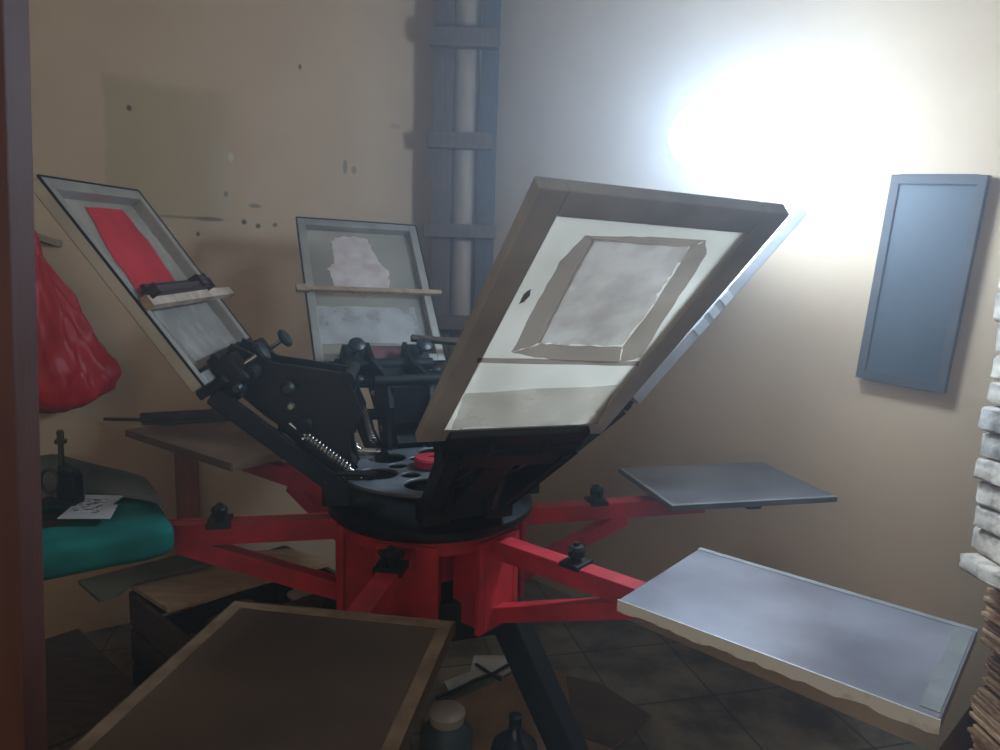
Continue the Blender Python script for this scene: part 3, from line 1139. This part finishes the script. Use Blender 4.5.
mb = MB().grid(bagf, 84, 40, closed_u=True)
bmesh.ops.remove_doubles(mb.bm, verts=mb.bm.verts, dist=1e-4)
tp = V((bc.x, bc.y, ztop)) + dl * .02
mb.tube([tp - V((0, 0, .02)), tp + V((0, 0, .04)), tp + V((.0, 0, .07)) + nl * .01], [.03, .022, .012], 10)
bmesh.ops.recalc_face_normals(mb.bm, faces=mb.bm.faces)
tag(build('plastic_bag', mb, bagm, loc=(bc.x, bc.y, zbot), smooth=70), 'bulging red plastic bag hanging on the left wall beside the brown door post', 'bag')

# wooden post against the left wall
p = at_plane(188, 500, C0 + nl * .05, nl)
mb = MB()
mb.box(V((p.x, p.y, .46)), (.085, .05, .92), (dl, nl, V((0, 0, 1))), .004)
tag(build('wooden_post', mb, wood_red, loc=(p.x, p.y, 0)), 'reddish brown wooden post standing against the left wall below the brown platen', 'post')

# ------------------------------------------------------------------ dark screen hung on the back wall
hs = thing('printing_screen', (0, 0, 0), 'narrow dark blue-grey screen hanging tilted on the back wall right of the lamp', 'printing screen')
cc = at_plane(919, 283, C0 + nb * .035, nb)
hs.location = cc
sc_ = cc.y / 2.148
ro = -.069
ar = db * math.cos(ro) + V((0, 0, 1)) * math.sin(ro)
ur = -db * math.sin(ro) + V((0, 0, 1)) * math.cos(ro)
W, H = .248 * sc_, .621 * sc_
mb = MB()
bw_ = .028
for sg in (-1, 1):
    mb.box(cc + ar * (sg * (W / 2 - bw_ / 2)), (bw_, H, .04), (ar, ur, nb), .003)
    mb.box(cc + ur * (sg * (H / 2 - bw_ / 2)), (W - 2 * bw_, bw_, .04), (ar, ur, nb), .003)
build('frame', mb, mat('dark_brown_frame', (76, 70, 70), .6, 0, .4, .1, 10), hs)
mb = MB()
mb.box(cc + nb * .008, (W - 2 * bw_ + .01, H - 2 * bw_ + .01, .002), (ar, ur, nb), 0)
build('mesh', mb, mat('blue_grey_emulsion', (68, 71, 76), .5, 0, .4, .1, 4, rgb2=(60, 63, 68)), hs)

# ------------------------------------------------------------------ piles on the right
stack_Y = 1.95             # far side of the pile
xb = at_y(972, 600, stack_Y).x
cbm = [mat('cardboard_edge', (236, 200, 160), .85, 0, .2, .2, 30, rgb2=(180, 138, 100), stretch=(1, 1, 6)),
       mat('cardboard_edge_dark', (190, 148, 110), .85, 0, .2, .2, 30, rgb2=(100, 72, 48), stretch=(1, 1, 6))]
zpile = at_y(985, 566, stack_Y).z      # underside of the white slabs
nsh = 62
hsh = zpile / nsh
rx = V((math.cos(R(3)), math.sin(R(3)), 0))
ry = V((-rx.y, rx.x, 0))
z = 0.
for i in range(nsh):
    yy = z + hsh * .5
    jx = random.uniform(-.014, .012) + .062
    if .47 < yy < .62:
        jx += .018
    if yy > .66:
        jx += -.005
    ang = R(random.uniform(-3, 3))
    X = (rx * math.cos(ang) + ry * math.sin(ang))
    Yv = V((-X.y, X.x, 0))
    cxy = V((xb + .21 + jx, stack_Y - .19, yy))
    mb = MB().box(cxy, (.46, .36, hsh * .9), (X, Yv, V((0, 0, 1))), .0015, 1)
    dark = .47 < yy < .6
    o = build('cardboard_sheet', mb, cbm[1] if dark or random.random() < .3 else cbm[0], loc=(cxy.x, cxy.y, z))
    tag(o, 'flat brown cardboard sheet in the tall pile at the right edge', 'cardboard sheet', 'cardboard sheets piled at the right')
    z += hsh
slab_m = mat('whitewashed_slab', (236, 222, 204), .85, 0, .3, .2, 22, rgb2=(170, 156, 140), lo=.36, hi=.56, bump=.6, bscale=40)
slab_m2 = mat('grey_slab', (204, 196, 184), .85, 0, .3, .2, 16, rgb2=(140, 130, 120), lo=.38, hi=.6, bump=.6, bscale=40)
ordw = ['lowest', 'second lowest', 'third lowest', 'fourth from the bottom', 'fifth from the bottom', 'sixth from the bottom', 'seventh from the bottom',
        'eighth from the bottom', 'ninth from the bottom', 'tenth from the bottom', 'second from the top', 'topmost']
ys = [566, 548, 523, 500, 476, 453, 428, 402, 378, 352, 322, 290, 258]
lx_ = [957, 968, 971, 973, 971, 978, 976, 985, 989, 992, 991, 996]
for i in range(12):
    zb = at_y(985, ys[i], stack_Y).z
    zt = at_y(985, ys[i + 1], stack_Y).z
    ang = R(random.uniform(-7, 7))
    X = (rx * math.cos(ang) + ry * math.sin(ang))
    Yv = V((-X.y, X.x, 0))
    xl = at_y(lx_[i], (ys[i] + ys[i + 1]) / 2, stack_Y).x
    c = V((xl + .17, stack_Y - .15, (zb + zt) / 2))
    mb = MB()
    mb.box(c, (.34, .28, (zt - zb) * .9), (X, Yv, V((0, 0, 1))), .012, 3)
    bmesh.ops.subdivide_edges(mb.bm, edges=[e_ for e_ in mb.bm.edges if e_.calc_length() > .08], cuts=7, use_grid_fill=True)
    for v in mb.bm.verts:
        v.co += V((random.uniform(-1, 1), random.uniform(-1, 1), random.uniform(-.5, .5))) * .0035
    o = build('plaster_slab', mb, slab_m2 if i in (5, 6, 9) else slab_m, loc=(c.x, c.y, zb), smooth=50)
    tag(o, 'rough whitewashed slab, %s of the stack on the cardboard pile' % ordw[i], 'slab', 'whitewashed slabs stacked at the right edge')
# dark cardboard leaning against the pile
pt, pb = at_y(985, 680, 2.02), at_y(934, 757, 2.02)
dn = (pb - pt).normalized()
pb = pt + dn * ((.004 - pt.z) / dn.z)
pp_ = V((-dn.z, 0, dn.x))
if pp_.x < 0:
    pp_ = -pp_
q = [pt, pb, pb + pp_ * .40, pt + pp_ * .40]
for v in q:
    v.y = 2.03 - v.z * .05
mb = MB().prism(q, V((.004, .006, 0)))
tag(build('cardboard_sheet', mb, mat('dark_cardboard', (112, 82, 62), .85, 0, .2, .1, 8), loc=tuple(q[3])),
    'dark brown cardboard sheet standing slanted behind the foot of the pile at the right', 'cardboard sheet')

# ------------------------------------------------------------------ crate under the press on the left
ZC = .45
A, B, Cc = at_z(131, 592, ZC), at_z(190, 640, ZC), at_z(300, 571, ZC)
uu = (B - A)
uL = uu.length
uu.normalize()
vv = V((-uu.y, uu.x, 0))
if vv.dot(Cc - A) < 0:
    vv = -vv
vL = .62
crate = thing('wooden_crate', (A.x, A.y, 0), 'open dark wooden crate under the left arm, half covered by a board', 'crate')


def K(a, b_, z):
    return V((A.x, A.y, 0)) + uu * a + vv * b_ + V((0, 0, z))


for (a0, b0_, a1, b1) in ((0, 0, uL, 0), (0, vL, uL, vL), (0, 0, 0, vL), (uL, 0, uL, vL)):
    for zc in (.11, .25, .39):
        build('slat', MB().bar(K(a0, b0_, zc), K(a1, b1, zc), .018, .12), wood_dk, crate)
for (a_, b_) in ((.02, .02), (uL - .02, .02), (.02, vL - .02), (uL - .02, vL - .02)):
    build('corner_post', MB().bar(K(a_, b_, .0), K(a_, b_, ZC - .005), .035, .035, up=V((1, 0, 0))), wood_dk, crate)
build('bottom', MB().box(K(uL / 2, vL / 2, .05), (uL - .05, vL - .05, .02), (uu, vv, V((0, 0, 1)))), wood_dk, crate)
plank = mat('tan_board', (186, 156, 122), .8, 0, .3, .2, 8, rgb2=(156, 128, 98), stretch=(1, 5, 1))
q = [at_z(x, y, ZC + .004) for x, y in ((131, 589), (168, 613), (262, 585), (330, 566), (290, 552), (222, 557))]
mb = MB().prism([q[0], q[1], q[2], q[3], q[4], q[5]], V((0, 0, .016)))
tag(build('wooden_board', mb, plank, loc=tuple(q[0])), 'tan flat board laid over the open wooden crate', 'board')
olive_board = mat('olive_grey_board', (108, 104, 84), .8, 0, .3, .2, 8, rgb2=(86, 82, 66))
q = [at_z(x, y, ZC + .03) for x, y in ((78, 584), (100, 603), (120, 596), (135, 584), (212, 566), (186, 556))]
mb = MB().prism(q, V((0, 0, .014)))
tag(build('plywood_sheet', mb, olive_board, loc=tuple(q[0])), 'olive grey plywood sheet sticking out left beyond the tan board on the crate', 'plywood sheet')


def crumple(center, sx, sy, sz, seed, m, name, label, cat, n=3, amp=.35):
    rnd = random.Random(seed)
    mb = MB()
    bmesh.ops.create_icosphere(mb.bm, subdivisions=n, radius=1)
    ph = [(rnd.uniform(2, 6), rnd.uniform(2, 6), rnd.uniform(2, 6), rnd.uniform(0, 6)) for _ in range(5)]
    for v in mb.bm.verts:
        f = 1 + amp * sum(math.sin(v.co.x * a + v.co.y * b_ + v.co.z * c_ + p_) for a, b_, c_, p_ in ph) / 5
        v.co = V(center) + V((v.co.x * sx * f, v.co.y * sy * f, max(v.co.z, -.75) * sz * f))
    return tag(build(name, mb, m, loc=(center[0], center[1], center[2] - sz * .75), smooth=35), label, cat)


grime = mat('grey_rag', (104, 100, 92), .9, 0, .2, .2, 20, rgb2=(64, 60, 56))
p = K(uL * .80, .20, ZC - .055)
crumple(p, .075, .13, .055, 3, grime, 'rag', 'grey rag stuffed in the open end of the wooden crate', 'rag')
p = K(uL * .80, .50, ZC - .05)
crumple(p, .08, .08, .06, 5, mat('pale_pink_paper', (190, 168, 156), .8), 'crumpled_paper', 'pale crumpled paper in the crate beside the red arm', 'paper')
p = K(uL * .78, .70, ZC - .05)
crumple(p, .07, .07, .06, 8, mat('white_crumple', (186, 186, 182), .8), 'crumpled_paper', 'white crumpled paper in the crate just left of the press hub', 'paper')

# boards piled on the floor at the lower left
bp_lab = ['undermost', 'second undermost', 'third undermost', 'fourth lowest', 'fifth lowest', 'uppermost']
bp_lab = ['undermost', 'second undermost', 'third undermost', 'fourth lowest', 'fifth lowest', 'third from the top', 'second from the top', 'topmost']
for i in range(8):
    an = random.uniform(-.09, .09)
    X = uu * math.cos(an) + vv * math.sin(an)
    Yv = V((-X.y, X.x, 0))
    cxy = K(uL / 2 - .06 + random.uniform(-.03, .03), -.30 + random.uniform(-.02, .02), .02 + .042 * i)
    mb = MB().box(cxy, (.62 + random.uniform(-.05, .05), .34 + random.uniform(-.04, .03), .034), (X, Yv, V((0, 0, 1))), .003)
    o = build('wooden_board', mb, wood_dk if i % 2 else mat('brown_plank', (96, 78, 60), .8, 0, .3, .2, 6, rgb2=(64, 50, 38), stretch=(1, 6, 1)), loc=(cxy.x, cxy.y, .003 + .042 * i))
    tag(o, 'dark brown board, %s in the low floor pile at lower left' % bp_lab[i], 'board', 'boards piled on the floor at lower left')

# ------------------------------------------------------------------ clutter on the floor under the press
fb = mat('brown_floor_cardboard', (150, 118, 88), .85, 0, .2, .2, 8, rgb2=(122, 94, 68))
q = [at_z(x, y, .003) for x, y in ((455, 700), (545, 664), (600, 700), (650, 716), (612, 752), (560, 790), (430, 790))]
tag(build('cardboard_sheet', MB().prism(q, V((0, 0, .004))), fb, loc=tuple(q[0])), 'brown cardboard sheet lying flat on the floor between the press legs', 'cardboard sheet')
q = [at_z(x, y, .003) for x, y in ((560, 655), (640, 690), (652, 714), (604, 740), (590, 700))]
q = [at_z(x, y, .009) for x, y in ((566, 676), (600, 684), (651, 716), (612, 748), (575, 735))]
tag(build('cardboard_sheet', MB().prism(q, V((0, 0, .004))), mat('dark_floor_cardboard', (104, 82, 62), .85, 0, .2, .2, 8), loc=tuple(q[0])),
    'darker brown cardboard scrap on the floor right of the right front press leg', 'cardboard sheet')
q = [at_z(x, y, .010) for x, y in ((474, 656), (518, 656), (527, 662), (502, 677), (494, 672), (478, 678), (450, 694), (444, 682), (470, 672))]
tag(build('paper_sheet', MB().prism(q, V((0, 0, .003))), white_paper, loc=tuple(q[0])), 'torn white paper on the floor behind the press column', 'paper')
mb = MB()
mb.tube([at_z(x, y, .02) for x, y in ((436, 698), (455, 690), (475, 680), (492, 674), (510, 664), (526, 656), (540, 650))], .007, 8)
mb.tube([at_z(x, y, .022) for x, y in ((476, 664), (488, 672), (500, 680))], .006, 8)
tag(build('power_cable', mb, black, loc=tuple(at_z(475, 680, 0)), smooth=60), 'black cable crossing the torn white paper on the floor', 'cable')
# jar with white lid
jp = at_z(446, 770, .0)
jar = thing('paint_jar', jp, 'grey teal plastic jar with crumpled white lid on the floor near the front platen', 'jar')
mb = MB()
mb.lathe(jp, (0, 0, 1), [(0, .07), (.01, .085), (.14, .085), (.17, .06), (.19, .05)], 26)
build('body', mb, mat('grey_teal_plastic', (72, 86, 90), .5, 0, .4, .1, 10), jar, smooth=40)
mb = MB()
mb.lathe(jp + V((0, 0, .18)), (0, 0, 1), [(0, .056), (.03, .06), (.04, .05), (.043, .02)], 18)
build('lid', mb, mat('dirty_white_lid', (190, 178, 170), .6), jar, smooth=40)
p = at_z(440, 716, .04)
crumple(p, .05, .05, .04, 12, mat('pink_white_wrap', (186, 166, 158), .7), 'crumpled_paper', 'small crumpled pinkish paper on the floor behind the paint jar', 'paper')
bp0 = at_z(513, 790, .0)
bot = thing('glass_bottle', bp0, 'dark blue bottle with thin neck standing on the floor cardboard at the bottom edge', 'bottle')
mb = MB()
mb.lathe(bp0 + V((0, 0, .007)), (0, 0, 1), [(0, .065), (.008, .075), (.13, .076), (.155, .07), (.18, .045), (.20, .022), (.24, .017)], 28)
build('body', mb, mat('dark_blue_glass', (26, 30, 48), .25, 0, .6, .1, 10), bot, smooth=50)
mb = MB()
mb.lathe(bp0 + V((0, 0, .235)), (0, 0, 1), [(0, .02), (.025, .021), (.028, .016)], 16)
build('cap', mb, black, bot, smooth=40)
# ------------------------------------------------------------------ light
HAZE = .088
wd = bpy.data.worlds.new('world')
SC.world = wd
wd.use_nodes = True
nt = wd.node_tree
nt.nodes['Background'].inputs['Color'].default_value = (1, .9, .75, 1)
nt.nodes['Background'].inputs['Strength'].default_value = .0
vs = nt.nodes.new('ShaderNodeVolumeScatter')            # thin bluish haze added to imitate lens glare around the lamp
vs.inputs['Color'].default_value = (.75, .88, 1, 1)
vs.inputs['Density'].default_value = HAZE
vs.inputs['Anisotropy'].default_value = .55
nt.links.new(vs.outputs['Volume'], nt.nodes['World Output'].inputs['Volume'])
# weak warm fill light added behind the camera in place of ambient light
al = bpy.data.lights.new('ambient_fill', 'AREA')
al.shape = 'RECTANGLE'
al.size, al.size_y = 3.4, 2.2
al.energy = 32
al.color = (1, .88, .72)
ao = bpy.data.objects.new('ambient_fill', al)
COL.objects.link(ao)
ao.location = (-.6, -1.6, 1.9)
ao.rotation_euler = (R(88), 0, R(-4))
SC.view_settings.view_transform = 'Standard'
SC.view_settings.look = 'None'
SC.view_settings.gamma = 1
SC.view_settings.exposure = 0
SC.view_settings.use_curve_mapping = False
